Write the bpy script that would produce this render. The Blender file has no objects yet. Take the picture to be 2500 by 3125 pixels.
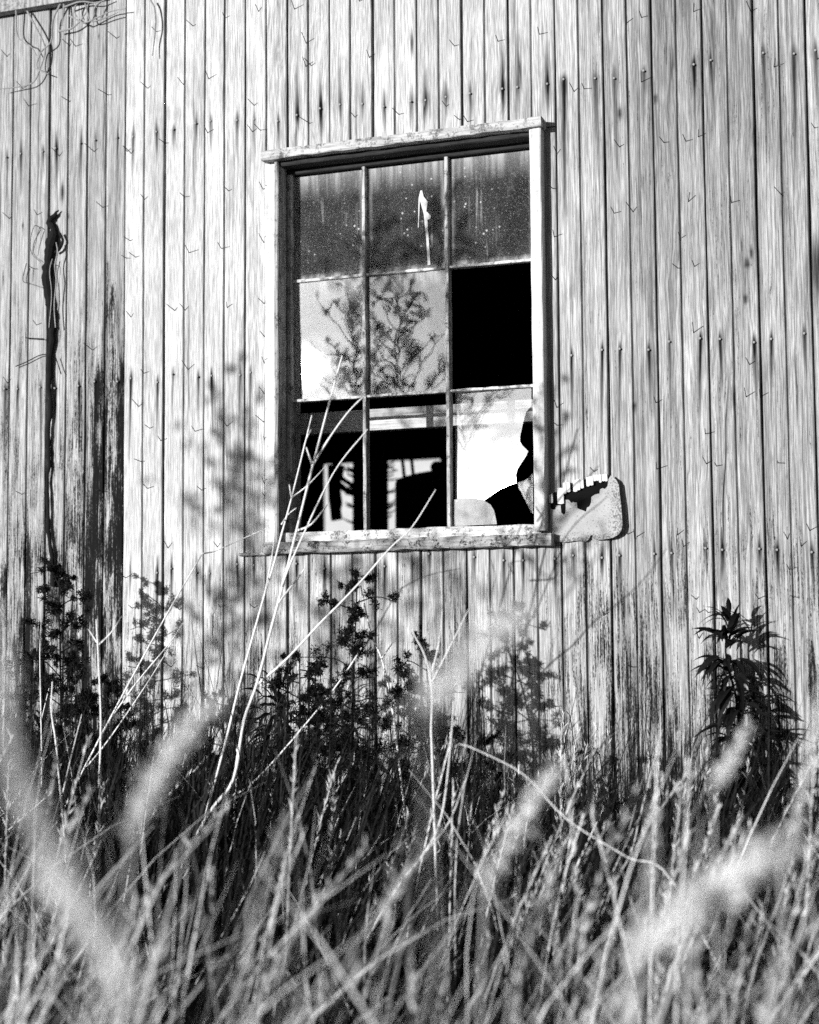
import bpy, math, random
import numpy as np
from mathutils import Vector, Matrix, Euler
R = math.radians
SC = bpy.context.scene
COL = SC.collection

# ------------------------------------------------------------------ camera
CAM = np.array([2.965, -4.313, 1.15]); FPX = 5085.0
YAW, PITCH, ROLL = R(20.886), R(4.685), R(-0.393)
_cy, _sy, _cp, _sp = math.cos(YAW), math.sin(YAW), math.cos(PITCH), math.sin(PITCH)
FWD = np.array([-_sy*_cp, _cy*_cp, _sp]); _r0 = np.array([_cy, _sy, 0.]); _u0 = np.cross(_r0, FWD)
RGT = math.cos(ROLL)*_r0 + math.sin(ROLL)*_u0
UPV = -math.sin(ROLL)*_r0 + math.cos(ROLL)*_u0
cam = bpy.data.cameras.new('camera'); camo = bpy.data.objects.new('camera', cam); COL.objects.link(camo)
camo.matrix_world = Matrix(((RGT[0], UPV[0], -FWD[0], CAM[0]), (RGT[1], UPV[1], -FWD[1], CAM[1]),
                            (RGT[2], UPV[2], -FWD[2], CAM[2]), (0, 0, 0, 1)))
cam.sensor_fit = 'VERTICAL'; cam.sensor_height = 36.0; cam.lens = FPX/3125*36
cam.clip_start = 0.05; cam.clip_end = 3000
cam.dof.use_dof = True; cam.dof.focus_distance = 4.58; cam.dof.aperture_fstop = 2.5
SC.camera = camo

# ------------------------------------------------------------------ light
SUN_AZ, SUN_EL = R(26.0), R(7.0)          # left of the wall's outward normal, low sun
SUN = np.array([-math.sin(SUN_AZ)*math.cos(SUN_EL), -math.cos(SUN_AZ)*math.cos(SUN_EL), math.sin(SUN_EL)])
w = bpy.data.worlds.new('World'); SC.world = w; w.use_nodes = True
nt = w.node_tree; nt.nodes.clear()
sky = nt.nodes.new('ShaderNodeTexSky'); sky.sky_type = 'NISHITA'; sky.sun_disc = False
sky.sun_elevation = SUN_EL; sky.sun_rotation = math.atan2(SUN[0], SUN[1]); sky.dust_density = 2.0
bw = nt.nodes.new('ShaderNodeRGBToBW'); bg = nt.nodes.new('ShaderNodeBackground'); wo = nt.nodes.new('ShaderNodeOutputWorld')
bg.inputs['Strength'].default_value = 0.06
nt.links.new(sky.outputs[0], bw.inputs[0]); nt.links.new(bw.outputs[0], bg.inputs['Color']); nt.links.new(bg.outputs[0], wo.inputs[0])
sl = bpy.data.lights.new('sun', 'SUN'); sl.energy = 5.0; sl.angle = R(0.53); sl.color = (1, 1, 1)
so = bpy.data.objects.new('sun', sl); COL.objects.link(so)
so.rotation_euler = Vector(SUN).to_track_quat('Z', 'Y').to_euler()
SC.view_settings.view_transform = 'Standard'; SC.view_settings.look = 'None'
SC.view_settings.exposure = 0.60; SC.view_settings.gamma = 1.0
SC.cycles.use_denoising = False
SC.cycles.max_bounces = 8; SC.cycles.transparent_max_bounces = 16
SC.cycles.sample_clamp_indirect = 4.0

# ------------------------------------------------------------------ helpers
def at(u, v, Y):
    """pixel of the 2500x3125 photograph -> point on the real vertical plane y = Y"""
    d = FWD*FPX + RGT*(u-1250) + UPV*(1562.5-v)
    return CAM + d*((Y-CAM[1])/d[1])
def mesh(name, verts, faces, mat=None, parent=None, smooth=False):
    me = bpy.data.meshes.new(name); me.from_pydata([tuple(map(float, v)) for v in verts], [], faces); me.update()
    if smooth: me.polygons.foreach_set('use_smooth', [True]*len(me.polygons))
    o = bpy.data.objects.new(name, me); COL.objects.link(o)
    if mat: me.materials.append(mat)
    if parent: o.parent = parent
    return o
def npmesh(name, V, F4, mat, parent=None, smooth=False):
    """big quad mesh out of numpy arrays"""
    me = bpy.data.meshes.new(name); V = np.asarray(V, np.float32); F4 = np.asarray(F4, np.int32)
    me.vertices.add(len(V)); me.vertices.foreach_set('co', V.ravel())
    me.loops.add(F4.size); me.loops.foreach_set('vertex_index', F4.ravel())
    me.polygons.add(len(F4)); me.polygons.foreach_set('loop_start', np.arange(0, F4.size, 4, dtype=np.int32))
    me.update(calc_edges=True); me.validate()
    if smooth: me.polygons.foreach_set('use_smooth', np.ones(len(me.polygons), bool))
    me.materials.append(mat)
    o = bpy.data.objects.new(name, me); COL.objects.link(o)
    if parent: o.parent = parent
    return o
def link(name, me, parent=None, loc=(0, 0, 0), rot=(0, 0, 0), sc=(1, 1, 1)):
    o = bpy.data.objects.new(name, me); COL.objects.link(o)
    o.location = loc; o.rotation_euler = rot; o.scale = sc
    if parent: o.parent = parent
    return o
def tag(o, label=None, cat=None, group=None, kind=None):
    if label: o['label'] = label
    if cat: o['category'] = cat
    if group: o['group'] = group
    if kind: o['kind'] = kind
    return o
def empty(name, loc=(0, 0, 0), parent=None):
    o = bpy.data.objects.new(name, None); COL.objects.link(o); o.location = loc; o.empty_display_size = .1
    if parent: o.parent = parent
    return o
class MB:
    def __init__(s): s.v = []; s.f = []
    def box(s, x0, x1, y0, y1, z0, z1, jit=0, rng=None):
        b = len(s.v)
        for x in (x0, x1):
            for y in (y0, y1):
                for z in (z0, z1):
                    j = [(rng.uniform(-jit, jit) if rng else 0) for _ in range(3)]
                    s.v.append((x+j[0], y+j[1], z+j[2]))
        for q in ((0,1,3,2),(4,6,7,5),(0,4,5,1),(2,3,7,6),(0,2,6,4),(1,5,7,3)): s.f.append(tuple(b+i for i in q))
        return s
    def tube(s, pts, r, n=6, cap=True):
        pts = [np.asarray(p, float) for p in pts]; m = len(pts)
        rr = r if hasattr(r, '__len__') else [r]*m
        b = len(s.v); prev = None
        for i, p in enumerate(pts):
            t = pts[min(i+1, m-1)]-pts[max(i-1, 0)]; t = t/(np.linalg.norm(t)+1e-9)
            if prev is None:
                a = np.array([0., 0, 1]) if abs(t[2]) < .9 else np.array([1., 0, 0])
                nrm = np.cross(t, a)
            else: nrm = prev-t*np.dot(prev, t)
            nrm = nrm/(np.linalg.norm(nrm)+1e-9); prev = nrm; bi = np.cross(t, nrm)
            for k in range(n):
                a = 2*math.pi*k/n
                s.v.append(p+rr[i]*(math.cos(a)*nrm+math.sin(a)*bi))
        for i in range(m-1):
            for k in range(n):
                k2 = (k+1) % n
                s.f.append((b+i*n+k, b+i*n+k2, b+(i+1)*n+k2, b+(i+1)*n+k))
        if cap:
            s.f.append(tuple(b+k for k in range(n))[::-1]); s.f.append(tuple(b+(m-1)*n+k for k in range(n)))
        return s
    def poly(s, pts, y0, y1):
        """prism: polygon in (x,z), between y0 and y1"""
        b = len(s.v); n = len(pts)
        for y in (y0, y1):
            for x, z in pts: s.v.append((x, y, z))
        s.f.append(tuple(b+i for i in range(n))); s.f.append(tuple(b+n+i for i in reversed(range(n))))
        for i in range(n):
            j = (i+1) % n; s.f.append((b+i, b+n+i, b+n+j, b+j))
        return s
    def build(s, name, mat, parent=None, smooth=False):
        return mesh(name, s.v, s.f, mat, parent, smooth)
def spline(pts, k=5):
    """Catmull-Rom through points"""
    P = [np.asarray(p, float) for p in pts]; P = [2*P[0]-P[1]]+P+[2*P[-1]-P[-2]]
    out = []
    for i in range(1, len(P)-2):
        for j in range(k):
            t = j/k
            out.append(.5*((2*P[i])+(-P[i-1]+P[i+1])*t+(2*P[i-1]-5*P[i]+4*P[i+1]-P[i+2])*t*t+(-P[i-1]+3*P[i]-3*P[i+1]+P[i+2])*t**3))
    out.append(P[-2]); return out

# ------------------------------------------------------------------ materials
class NT:
    def __init__(s, name):
        s.m = bpy.data.materials.new(name); s.m.use_nodes = True; s.t = s.m.node_tree; s.t.nodes.clear()
        s.out = s.n('ShaderNodeOutputMaterial')
    def n(s, typ, **kw):
        nd = s.t.nodes.new(typ)
        for k, v in kw.items(): setattr(nd, k, v)
        return nd
    def l(s, a, b): s.t.links.new(a, b)
    def val(s, x, sock):
        if hasattr(x, 'is_output') or isinstance(x, bpy.types.NodeSocket): s.l(x, sock)
        else: sock.default_value = x
    def math(s, op, a, b=0.0, c=None, clamp=False):
        nd = s.n('ShaderNodeMath', operation=op); nd.use_clamp = clamp
        s.val(a, nd.inputs[0]); s.val(b, nd.inputs[1])
        if c is not None: s.val(c, nd.inputs[2])
        return nd.outputs[0]
    def noise(s, vec, scale=1.0, detail=3.0, rough=.5, dist=0.0):
        nd = s.n('ShaderNodeTexNoise'); nd.noise_dimensions = '3D'
        s.l(vec, nd.inputs['Vector']); nd.inputs['Scale'].default_value = scale
        nd.inputs['Detail'].default_value = detail; nd.inputs['Roughness'].default_value = rough; nd.inputs['Distortion'].default_value = dist
        return nd.outputs['Fac']
    def smooth(s, x, a, b, lo=0.0, hi=1.0):
        nd = s.n('ShaderNodeMapRange', interpolation_type='SMOOTHSTEP')
        s.val(x, nd.inputs[0]); s.val(a, nd.inputs[1]); s.val(b, nd.inputs[2]); s.val(lo, nd.inputs[3]); s.val(hi, nd.inputs[4])
        return nd.outputs[0]
    def comb(s, x, y, z):
        nd = s.n('ShaderNodeCombineXYZ'); s.val(x, nd.inputs[0]); s.val(y, nd.inputs[1]); s.val(z, nd.inputs[2]); return nd.outputs[0]
    def pos(s):
        g = s.n('ShaderNodeNewGeometry'); sp = s.n('ShaderNodeSeparateXYZ'); s.l(g.outputs['Position'], sp.inputs[0]); return sp.outputs
    def attr(s, name):
        a = s.n('ShaderNodeAttribute'); a.attribute_name = name; return a.outputs['Fac']
    def rnd(s): return s.n('ShaderNodeObjectInfo').outputs['Random']
    def lerp(s, a, b, f):
        nd = s.n('ShaderNodeMix', data_type='FLOAT'); s.val(f, nd.inputs[0]); s.val(a, nd.inputs[2]); s.val(b, nd.inputs[3]); return nd.outputs[0]
    def principled(s, col, rough=.8, bump=None, dist=.001, strength=.5, spec=.2, metal=0.0):
        p = s.n('ShaderNodeBsdfPrincipled'); p.inputs['Roughness'].default_value = rough
        p.inputs['Specular IOR Level'].default_value = spec; p.inputs['Metallic'].default_value = metal
        if isinstance(col, (int, float)): p.inputs['Base Color'].default_value = (col, col, col, 1)
        else: s.l(col, p.inputs['Base Color'])
        if bump is not None:
            b = s.n('ShaderNodeBump'); b.inputs['Distance'].default_value = dist; b.inputs['Strength'].default_value = strength
            s.l(bump, b.inputs['Height']); s.l(b.outputs[0], p.inputs['Normal'])
        s.l(p.outputs[0], s.out.inputs[0]); return p
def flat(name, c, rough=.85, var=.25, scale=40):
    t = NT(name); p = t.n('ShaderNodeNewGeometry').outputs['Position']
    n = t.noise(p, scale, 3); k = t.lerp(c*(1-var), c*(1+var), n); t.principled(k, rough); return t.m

def wood_siding():
    t = NT('weathered_siding'); x, y, z = t.pos(); r = t.rnd(); off = t.math('MULTIPLY', r, 37.0)
    rot = t.attr('rot'); stain = t.attr('stain'); tone = t.attr('tone')
    # grain that wanders along the board
    wand = t.noise(t.comb(t.math('MULTIPLY', x, 11.0), off, t.math('MULTIPLY', z, 2.4)), 1, 3)
    xx = t.math('ADD', x, t.math('MULTIPLY', wand, t.math('ADD', .015, t.math('MULTIPLY', t.math('MULTIPLY', r, r), .15))))
    ring = t.noise(t.comb(t.math('MULTIPLY', xx, 210.0), off, t.math('MULTIPLY', z, 1.3)), 1, 3, .65)
    fine = t.noise(t.comb(t.math('MULTIPLY', x, 620.0), off, t.math('MULTIPLY', z, 14.0)), 1, 4, .7)
    fibre = t.noise(t.comb(t.math('MULTIPLY', x, 300.0), off, t.math('MULTIPLY', z, 6.0)), 1, 5, .8)
    blot = t.noise(t.comb(t.math('MULTIPLY', x, 22.0), off, t.math('MULTIPLY', z, 4.0)), 1, 4, .6)
    speck = t.noise(t.comb(t.math('MULTIPLY', x, 330.0), off, t.math('MULTIPLY', z, 120.0)), 1, 3, .7)
    base = t.lerp(.34, .55, tone)
    g = t.smooth(ring, .40, .64, 1.05, .55)
    base = t.math('MULTIPLY', base, t.lerp(1.0, g, t.lerp(.95, .35, tone)))
    base = t.math('MULTIPLY', base, t.smooth(fine, .36, .62, 1.20, .52))
    base = t.math('MULTIPLY', base, t.smooth(blot, .25, .75, .76, 1.12))
    # rotted dark fibres
    rr = t.math('MULTIPLY', rot, t.smooth(blot, .32, .66, 1.35, .6))
    thr = t.math('SUBTRACT', .70, t.math('MULTIPLY', rr, .245))
    fz = t.math('ADD', t.math('MULTIPLY', fibre, .72), t.math('MULTIPLY', speck, .28))
    dark = t.smooth(t.math('SUBTRACT', fz, thr), -.03, .05)
    c = t.lerp(base, .006, t.math('MULTIPLY', dark, .985))
    st = t.math('MULTIPLY', stain, t.smooth(fibre, .2, .62, .72, 1.15), clamp=True)
    c = t.lerp(c, .005, st)
    bmp = t.math('SUBTRACT', t.math('MULTIPLY', fine, .5), t.math('ADD', t.math('MULTIPLY', dark, .9), t.math('MULTIPLY', ring, .5)))
    t.principled(c, .95, bmp, .0018, .6, .03); return t.m
def wood_trim(name, lo, hi, dirt, sx=60.0, sz=60.0, sy=60.0, bump=.6):
    t = NT(name); x, y, z = t.pos(); off = t.math('MULTIPLY', t.rnd(), 11.0)
    v = t.comb(t.math('MULTIPLY', x, sx), t.math('ADD', t.math('MULTIPLY', y, sy), off), t.math('MULTIPLY', z, sz))
    a = t.noise(v, 1, 5, .7); p = t.n('ShaderNodeNewGeometry').outputs['Position']
    b = t.noise(p, 28, 4, .65); s = t.noise(p, 190, 3, .7)
    c = t.lerp(lo, hi, t.smooth(a, .3, .62))
    m = t.smooth(t.math('ADD', t.math('MULTIPLY', b, .6), t.math('MULTIPLY', s, .4)), .5, .62, 0, dirt)
    c = t.lerp(c, .015, m)
    t.principled(c, .85, t.math('SUBTRACT', a, m), .002, bump, .15); return t.m
def glass_mat(name, refl, haze, dustamt, streak=0.0, rough=.012):
    t = NT(name); x, y, z = t.pos(); p = t.n('ShaderNodeNewGeometry').outputs['Position']
    off = t.math('MULTIPLY', t.rnd(), 9.0)
    sp = t.noise(t.comb(x, off, z), 260, 3, .75); cl = t.noise(t.comb(x, off, z), 7, 5, .65)
    run = t.noise(t.comb(t.math('MULTIPLY', x, 55.0), off, t.math('MULTIPLY', z, 3.0)), 1, 3, .6)
    big = t.n('ShaderNodeTexVoronoi'); big.inputs['Scale'].default_value = 48; t.l(t.comb(x, off, z), big.inputs['Vector'])
    dots = t.smooth(big.outputs['Distance'], .10, .17, 1, 0)
    dots = t.math('MULTIPLY', dots, t.smooth(cl, .46, .62))
    topz = t.attr('edge')                        # dirt that collects along the putty and the top of each pane
    d = t.math('MULTIPLY', t.smooth(cl, .3, .75, .35, 1.2), haze)
    d = t.math('ADD', d, t.math('MULTIPLY', t.smooth(sp, .55, .72), dustamt*.35))
    d = t.math('ADD', d, t.math('MULTIPLY', dots, dustamt))
    d = t.math('ADD', d, t.math('MULTIPLY', t.math('MULTIPLY', topz, t.smooth(run, .3, .62, 1.0, .25)), .42))
    d = t.math('ADD', d, t.math('MULTIPLY', t.math('MULTIPLY', t.smooth(run, .58, .7), t.smooth(cl, .45, .6)), streak))
    d = t.math('MULTIPLY', d, 1.0, clamp=True)
    tr = t.n('ShaderNodeBsdfTransparent'); gl = t.n('ShaderNodeBsdfGlossy'); gl.inputs['Roughness'].default_value = rough
    wav = t.noise(p, 6, 2); b = t.n('ShaderNodeBump'); b.inputs['Distance'].default_value = .0018; b.inputs['Strength'].default_value = .5
    t.l(wav, b.inputs['Height']); t.l(b.outputs[0], gl.inputs['Normal'])
    fr = t.n('ShaderNodeFresnel'); fr.inputs['IOR'].default_value = refl
    mx = t.n('ShaderNodeMixShader'); t.l(fr.outputs[0], mx.inputs[0]); t.l(tr.outputs[0], mx.inputs[1]); t.l(gl.outputs[0], mx.inputs[2])
    df = t.n('ShaderNodeBsdfDiffuse'); df.inputs['Color'].default_value = (.55, .55, .55, 1)
    m2 = t.n('ShaderNodeMixShader'); t.l(d, m2.inputs[0]); t.l(mx.outputs[0], m2.inputs[1]); t.l(df.outputs[0], m2.inputs[2])
    t.l(m2.outputs[0], t.out.inputs[0]); return t.m
def plant_mat(name, lo, hi, trans=.25, scale=60, rough=.6, spec=.2):
    t = NT(name); at_ = t.attr('tone'); p = t.n('ShaderNodeNewGeometry').outputs['Position']
    n = t.noise(p, scale, 3); k = t.math('ADD', t.math('MULTIPLY', n, .45), t.math('MULTIPLY', t.rnd(), .1))
    k = t.math('ADD', k, t.math('MULTIPLY', at_, .6), clamp=True)
    c = t.lerp(lo, hi, k); pr = t.principled(c, rough, spec=spec)
    if trans > 0:
        tl = t.n('ShaderNodeBsdfTranslucent'); t.l(c, tl.inputs['Color']); mx = t.n('ShaderNodeMixShader'); mx.inputs[0].default_value = trans
        t.l(pr.outputs[0], mx.inputs[1]); t.l(tl.outputs[0], mx.inputs[2]); t.l(mx.outputs[0], t.out.inputs[0])
    return t.m
def patch_mat():
    t = NT('tin_patch'); p = t.n('ShaderNodeNewGeometry').outputs['Position']
    a = t.noise(p, 30, 5, .7); s = t.noise(p, 210, 4, .75); e = t.attr('edge')
    c = t.lerp(.22, .38, a)
    m = t.smooth(t.math('ADD', s, t.math('MULTIPLY', e, .16)), .56, .68)
    c = t.lerp(c, .05, t.math('MULTIPLY', m, .8)); t.principled(c, .75, s, .001, .3, .2); return t.m
M = dict(siding=wood_siding(),
         casing=wood_trim('painted_casing', .40, .54, .25, 130, 5, 130, .25),
         cap=wood_trim('weathered_cap', .22, .44, .75, 10, 150, 150),
         sill=wood_trim('peeling_sill', .12, .36, 1.0, 12, 120, 120),
         rail=wood_trim('peeling_rail', .30, .58, .85, 14, 90, 90),
         jamb=wood_trim('old_jamb', .12, .36, .7, 150, 6, 150),
         sash=wood_trim('grey_sash', .16, .42, .8, 120, 9, 120),
         putty=wood_trim('muntin_wood', .22, .60, .8, 30, 30, 60),
         rough=wood_trim('rough_sawn', .12, .34, .5, 170, 3, 100, 1.0),
         shade_wood=wood_trim('shade_toned_wood', .012, .03, .6, 10, 100, 100), inner=flat('dark_inside', .012), inner2=wood_trim('inner_plank', .25, .50, .15, 6, 190, 190),
         nail=flat('rusty_nail', .03, .6), nailhead=flat('worn_nail_head', .22, .6),
         glass_top=glass_mat('dusty_glass', 1.18, .022, .40, .12), glass_mid=glass_mat('hazy_glass', 1.95, .02, .30, .05, .012),
         glass_low=glass_mat('bright_glass', 2.0, .04, .10, 0, .02), glass_shard=glass_mat('dirty_shard', 1.5, .5, .3),
         hole_shade=flat('hole_shade_sheet', .002, 1.0), patch=patch_mat(),
         ground=flat('soil', .03), added_hill=flat('added_pale_slope', .55, .9, .2, .4), vine=flat('dead_vine_bark', .22, .9, .6, 120), trunk=flat('black_vine_bark', .008, 1.0, .6, 160),
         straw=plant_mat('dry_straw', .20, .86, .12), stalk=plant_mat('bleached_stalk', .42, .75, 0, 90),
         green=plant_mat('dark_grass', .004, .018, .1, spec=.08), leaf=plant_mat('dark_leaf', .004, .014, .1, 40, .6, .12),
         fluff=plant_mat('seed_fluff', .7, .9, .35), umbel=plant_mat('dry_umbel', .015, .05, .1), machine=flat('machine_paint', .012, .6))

# ------------------------------------------------------------------ ground
g = MB(); N = 24
gv = []; gf = []
for i in range(N+1):
    for j in range(N+1):
        x = 1.2+(abs(i/N*2-1)**3)*math.copysign(900, i/N*2-1); y = -2+(abs(j/N*2-1)**3)*math.copysign(900, j/N*2-1)
        gv.append((x, y, 0.0))
for i in range(N):
    for j in range(N): gf.append((i*(N+1)+j, (i+1)*(N+1)+j, (i+1)*(N+1)+j+1, i*(N+1)+j+1))
tag(mesh('ground', gv, gf, M['ground']), kind='structure')

hv = []; hf = []; hr = random.Random(3); NX, NY = 40, 14
for j in range(NY+1):
    for i in range(NX+1):
        t = j/NY; hv.append((-160+320*i/NX, 55+70*t, -.3+28*(t*t*(3-2*t))+hr.uniform(-.5, .5)*t))
for j in range(NY):
    for i in range(NX): a = j*(NX+1)+i; hf.append((a, a+1, a+NX+2, a+NX+1))
tag(mesh('added_hill', hv, hf, M['added_hill'], smooth=True), kind='structure')  # invented sunlit slope, added to brighten the far opening
# ------------------------------------------------------------------ barn
H = 1.15
barn = empty('barn', (1.2, 0, 0)); tag(barn, 'old barn of weathered vertical wooden boards with a broken window', 'barn')
def child(o, p=barn):
    o.parent = p; o.matrix_parent_inverse = Matrix.Translation(-Vector(p.location)) if p is barn else Matrix()
    return o
WX0, WX1, WZ0, WZ1 = .8775, 1.700, H+.285, H+1.42      # hole in the siding
ROW = {1: [(20,480),(65,470),(132,463),(171,453),(246,437),(291,428),(358,420),(408,418),(479,403),(530,395),(598,377),(644,370),(725,368),(777,365),(849,371),
           (907,352),(978,332),(1039,320),(1107,318),(1172,326),(1254,310),(1300,307),(1362,297),(1435,286),(1534,272),(1580,267),(1671,257),(1721,243),(1817,240),(1875,240),(1965,217),(2118,198),(2170,185),(2330,163),(2424,165),(2489,155)],
       2: [(15,1187),(55,1187),(124,1182),(169,1185),(241,1178),(290,1165),(360,1165),(401,1155),(482,1167),(527,1142),(604,1150),(647,1147),(734,1145),(766,1137),
           (1745,1085),(1838,1068),(1892,1065),(1980,1068),(2043,1043),(2137,1033),(2198,1035),(2302,1045),(2354,1035),(2455,1018)],
       3: [(399,1752),(481,1748),(523,1735),(600,1748),(641,1750),(725,1722),(776,1725),(905,1720),(990,1735),(1175,1728),(1258,1720),(1310,1690),(1448,1700),(1538,1710),(1597,1710),(1694,1705),(1750,1695),(1838,1702),(1891,1695),(1997,1690),(2050,1688),(2154,1673),(2205,1678),(2318,1675),(2372,1678),(2478,1685)]}
rng = random.Random(4)
nails = []                                             # x, z, strength, width, up, down, drift
for r_, L in ROW.items():
    for (u, v) in L:
        q = at(u, v, 0); right = u > 1690
        st = rng.uniform(.8, 1.15); wd = rng.uniform(.0045, .0075)
        up = rng.uniform(.02, .07); dn = rng.uniform(.06, .16)
        if r_ == 1 and right: dn = rng.uniform(.12, .42); wd *= 1.35
        if r_ == 1 and 850 < u < 1690: up = rng.uniform(.05, .16); dn = rng.uniform(.05, .12); wd *= 1.35
        if r_ == 2: dn = rng.uniform(.12, .30); up = .03
        nails.append((q[0], q[2], st, wd, up, dn, rng.uniform(-.03, .03)))
# broad run-off stains from the eave (photo: upper right and over the window)
runs = [(at(2010, 0, 0)[0], H+1.85, .55, .016, .3, .75), (at(2100, 0, 0)[0], H+1.75, .50, .020, .3, .55), (at(2180, 150, 0)[0], H+1.62, .62, .014, .25, .5),
        (at(2235, 0, 0)[0], H+1.75, .48, .018, .3, .95), (at(2045, 300, 0)[0], H+1.55, .7, .008, .15, .42), (at(1580, 200, 0)[0], H+1.60, .85, .006, .12, .10),
        (at(1300, 260, 0)[0], H+1.52, .9, .0055, .05, .08), (at(905, 330, 0)[0], H+1.5, .6, .005, .06, .1), (at(355, 600, 0)[0], H+1.4, .5, .02, .3, .6),
        (at(320, 900, 0)[0], H+1.0, .6, .02, .3, .9), (at(365, 900, 0)[0], H+1.0, .6, .014, .4, 1.0), (at(2260, 800, 0)[0], H+1.1, .4, .010, .3, .8)]
KN = [(2280,805,.011,.016),(2275,912,.009,.014),(2292,770,.006,.02),(2498,820,.028,.10),(1256,130,.005,.035),(190,585,.007,.03),(207,660,.004,.012),(300,108,.004,.006),(2000,300,.012,.012),(1890,345,.008,.02),(2402,1448,.004,.005),(2240,1215,.004,.03),(1790,1255,.003,.006),(70,690,.004,.012),(1935,1240,.006,.012)]
KN = [(at(u, v, 0)[0], at(u, v, 0)[2], a, b) for u, v, a, b in KN]
rc = random.Random(77); CR = []
for i in range(90):                                    # drying checks that follow the grain
    x = rc.uniform(-.1, 2.5); z = rc.uniform(.6, 3.2)
    if .40 < x < .9 and rc.random() < .7: continue
    CR.append((x, z, rc.uniform(.06, .35), rc.uniform(-.02, .02), rc.uniform(.35, .9)))
for (u, v, u2, v2) in ((2223,1130,2197,1855),(2025,1830,2035,2250),(2050,1690,2055,1900),(1575,2060,1576,2450),(1890,1690,1893,1830),(262,1150,258,1600),(320,1000,318,1200),(320,1300,316,1700)):
    a, b = at(u, v, 0), at(u2, v2, 0); CR.append(((a[0]+b[0])/2, (a[2]+b[2])/2, (a[2]-b[2])/2, (a[0]-b[0])/(a[2]-b[2]), 1.0))
def masks(X, Z):
    st = np.zeros_like(X)
    for (x, z, a, b) in KN: st = np.maximum(st, .85*np.exp(-(((X-x)/a)**2+((Z-z)/b)**2)**1.5))
    for (x, z, h, dr, a) in CR:
        k = np.clip(1.05-np.abs(Z-z)/h, 0, 1)**.4; st = np.maximum(st, a*k*np.exp(-((X-x-dr*(Z-z)-.0015*np.sin(Z*31+x*9))/.0024)**2))
    st = np.maximum(st, .30*np.clip((X-1.99)/.04, 0, 1)*np.clip((2.32-X)/.03, 0, 1)*np.clip((Z-H-.75)/.6, 0, 1))
    st = np.maximum(st, .22*np.clip((.405-X)/.002, 0, 1)*np.clip((X-.27)/.002, 0, 1))
    fr = np.mod(X, .135)
    st = np.maximum(st, (.34+.16*np.sin(Z*2.3+np.floor(X/.135)*1.9))*np.exp(-((fr-.0677)/.0019)**2)); st = np.maximum(st, .8*np.exp(-(np.minimum(fr, .135-fr)/.0030)**2))
    for (x, z, a, wd, up, dn, dr) in nails:
        dz = Z-z; k = np.where(dz > 0, np.clip(1-dz/up, 0, 1), np.clip(1+dz/dn, 0, 1))
        ww = wd*(.35+.65*k)
        st = np.maximum(st, a*np.exp(-((X-x-dr*dz)/ww)**2)*k**.6)
    for (x, z, a, wd, up, dn) in runs:
        dz = Z-z; k = np.where(dz > 0, np.clip(1-dz/up, 0, 1), np.clip(1+dz/dn, 0, 1))
        wob = .006*np.sin(Z*9+x*40)+.003*np.sin(Z*23+x)
        st = np.maximum(st, a*1.1*np.exp(-((X-x-wob)/wd)**2)*k)
    lowz = np.clip((H+.42-Z)/.95, 0, 1)
    rot = .16+.80*lowz**.8*np.where(X > 1.55, .80, 1.0)
    rot += .12*np.clip((.405-X)/.03, 0, 1)+.36*np.clip((.405-X)/.03, 0, 1)*np.clip((H+1.35-Z)/.8, 0, 1)
    b2 = np.clip((X-.275)/.03, 0, 1)*np.clip((.406-X)/.002, 0, 1)
    rot += .72*b2*np.clip((H+1.25-Z)/.45, 0, 1)*np.clip((X-.26)/.1, .35, 1)
    rot += .18*np.clip((X-1.73)/.1, 0, 1)
    mid = np.clip((X-.41)/.01, 0, 1)*np.clip((1.74-X)/.02, 0, 1); rot -= .15*mid*np.clip((Z-H-.25)/.3, 0, 1)
    return st, np.clip(rot, 0, 1.1)
TONE = {}
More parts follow.
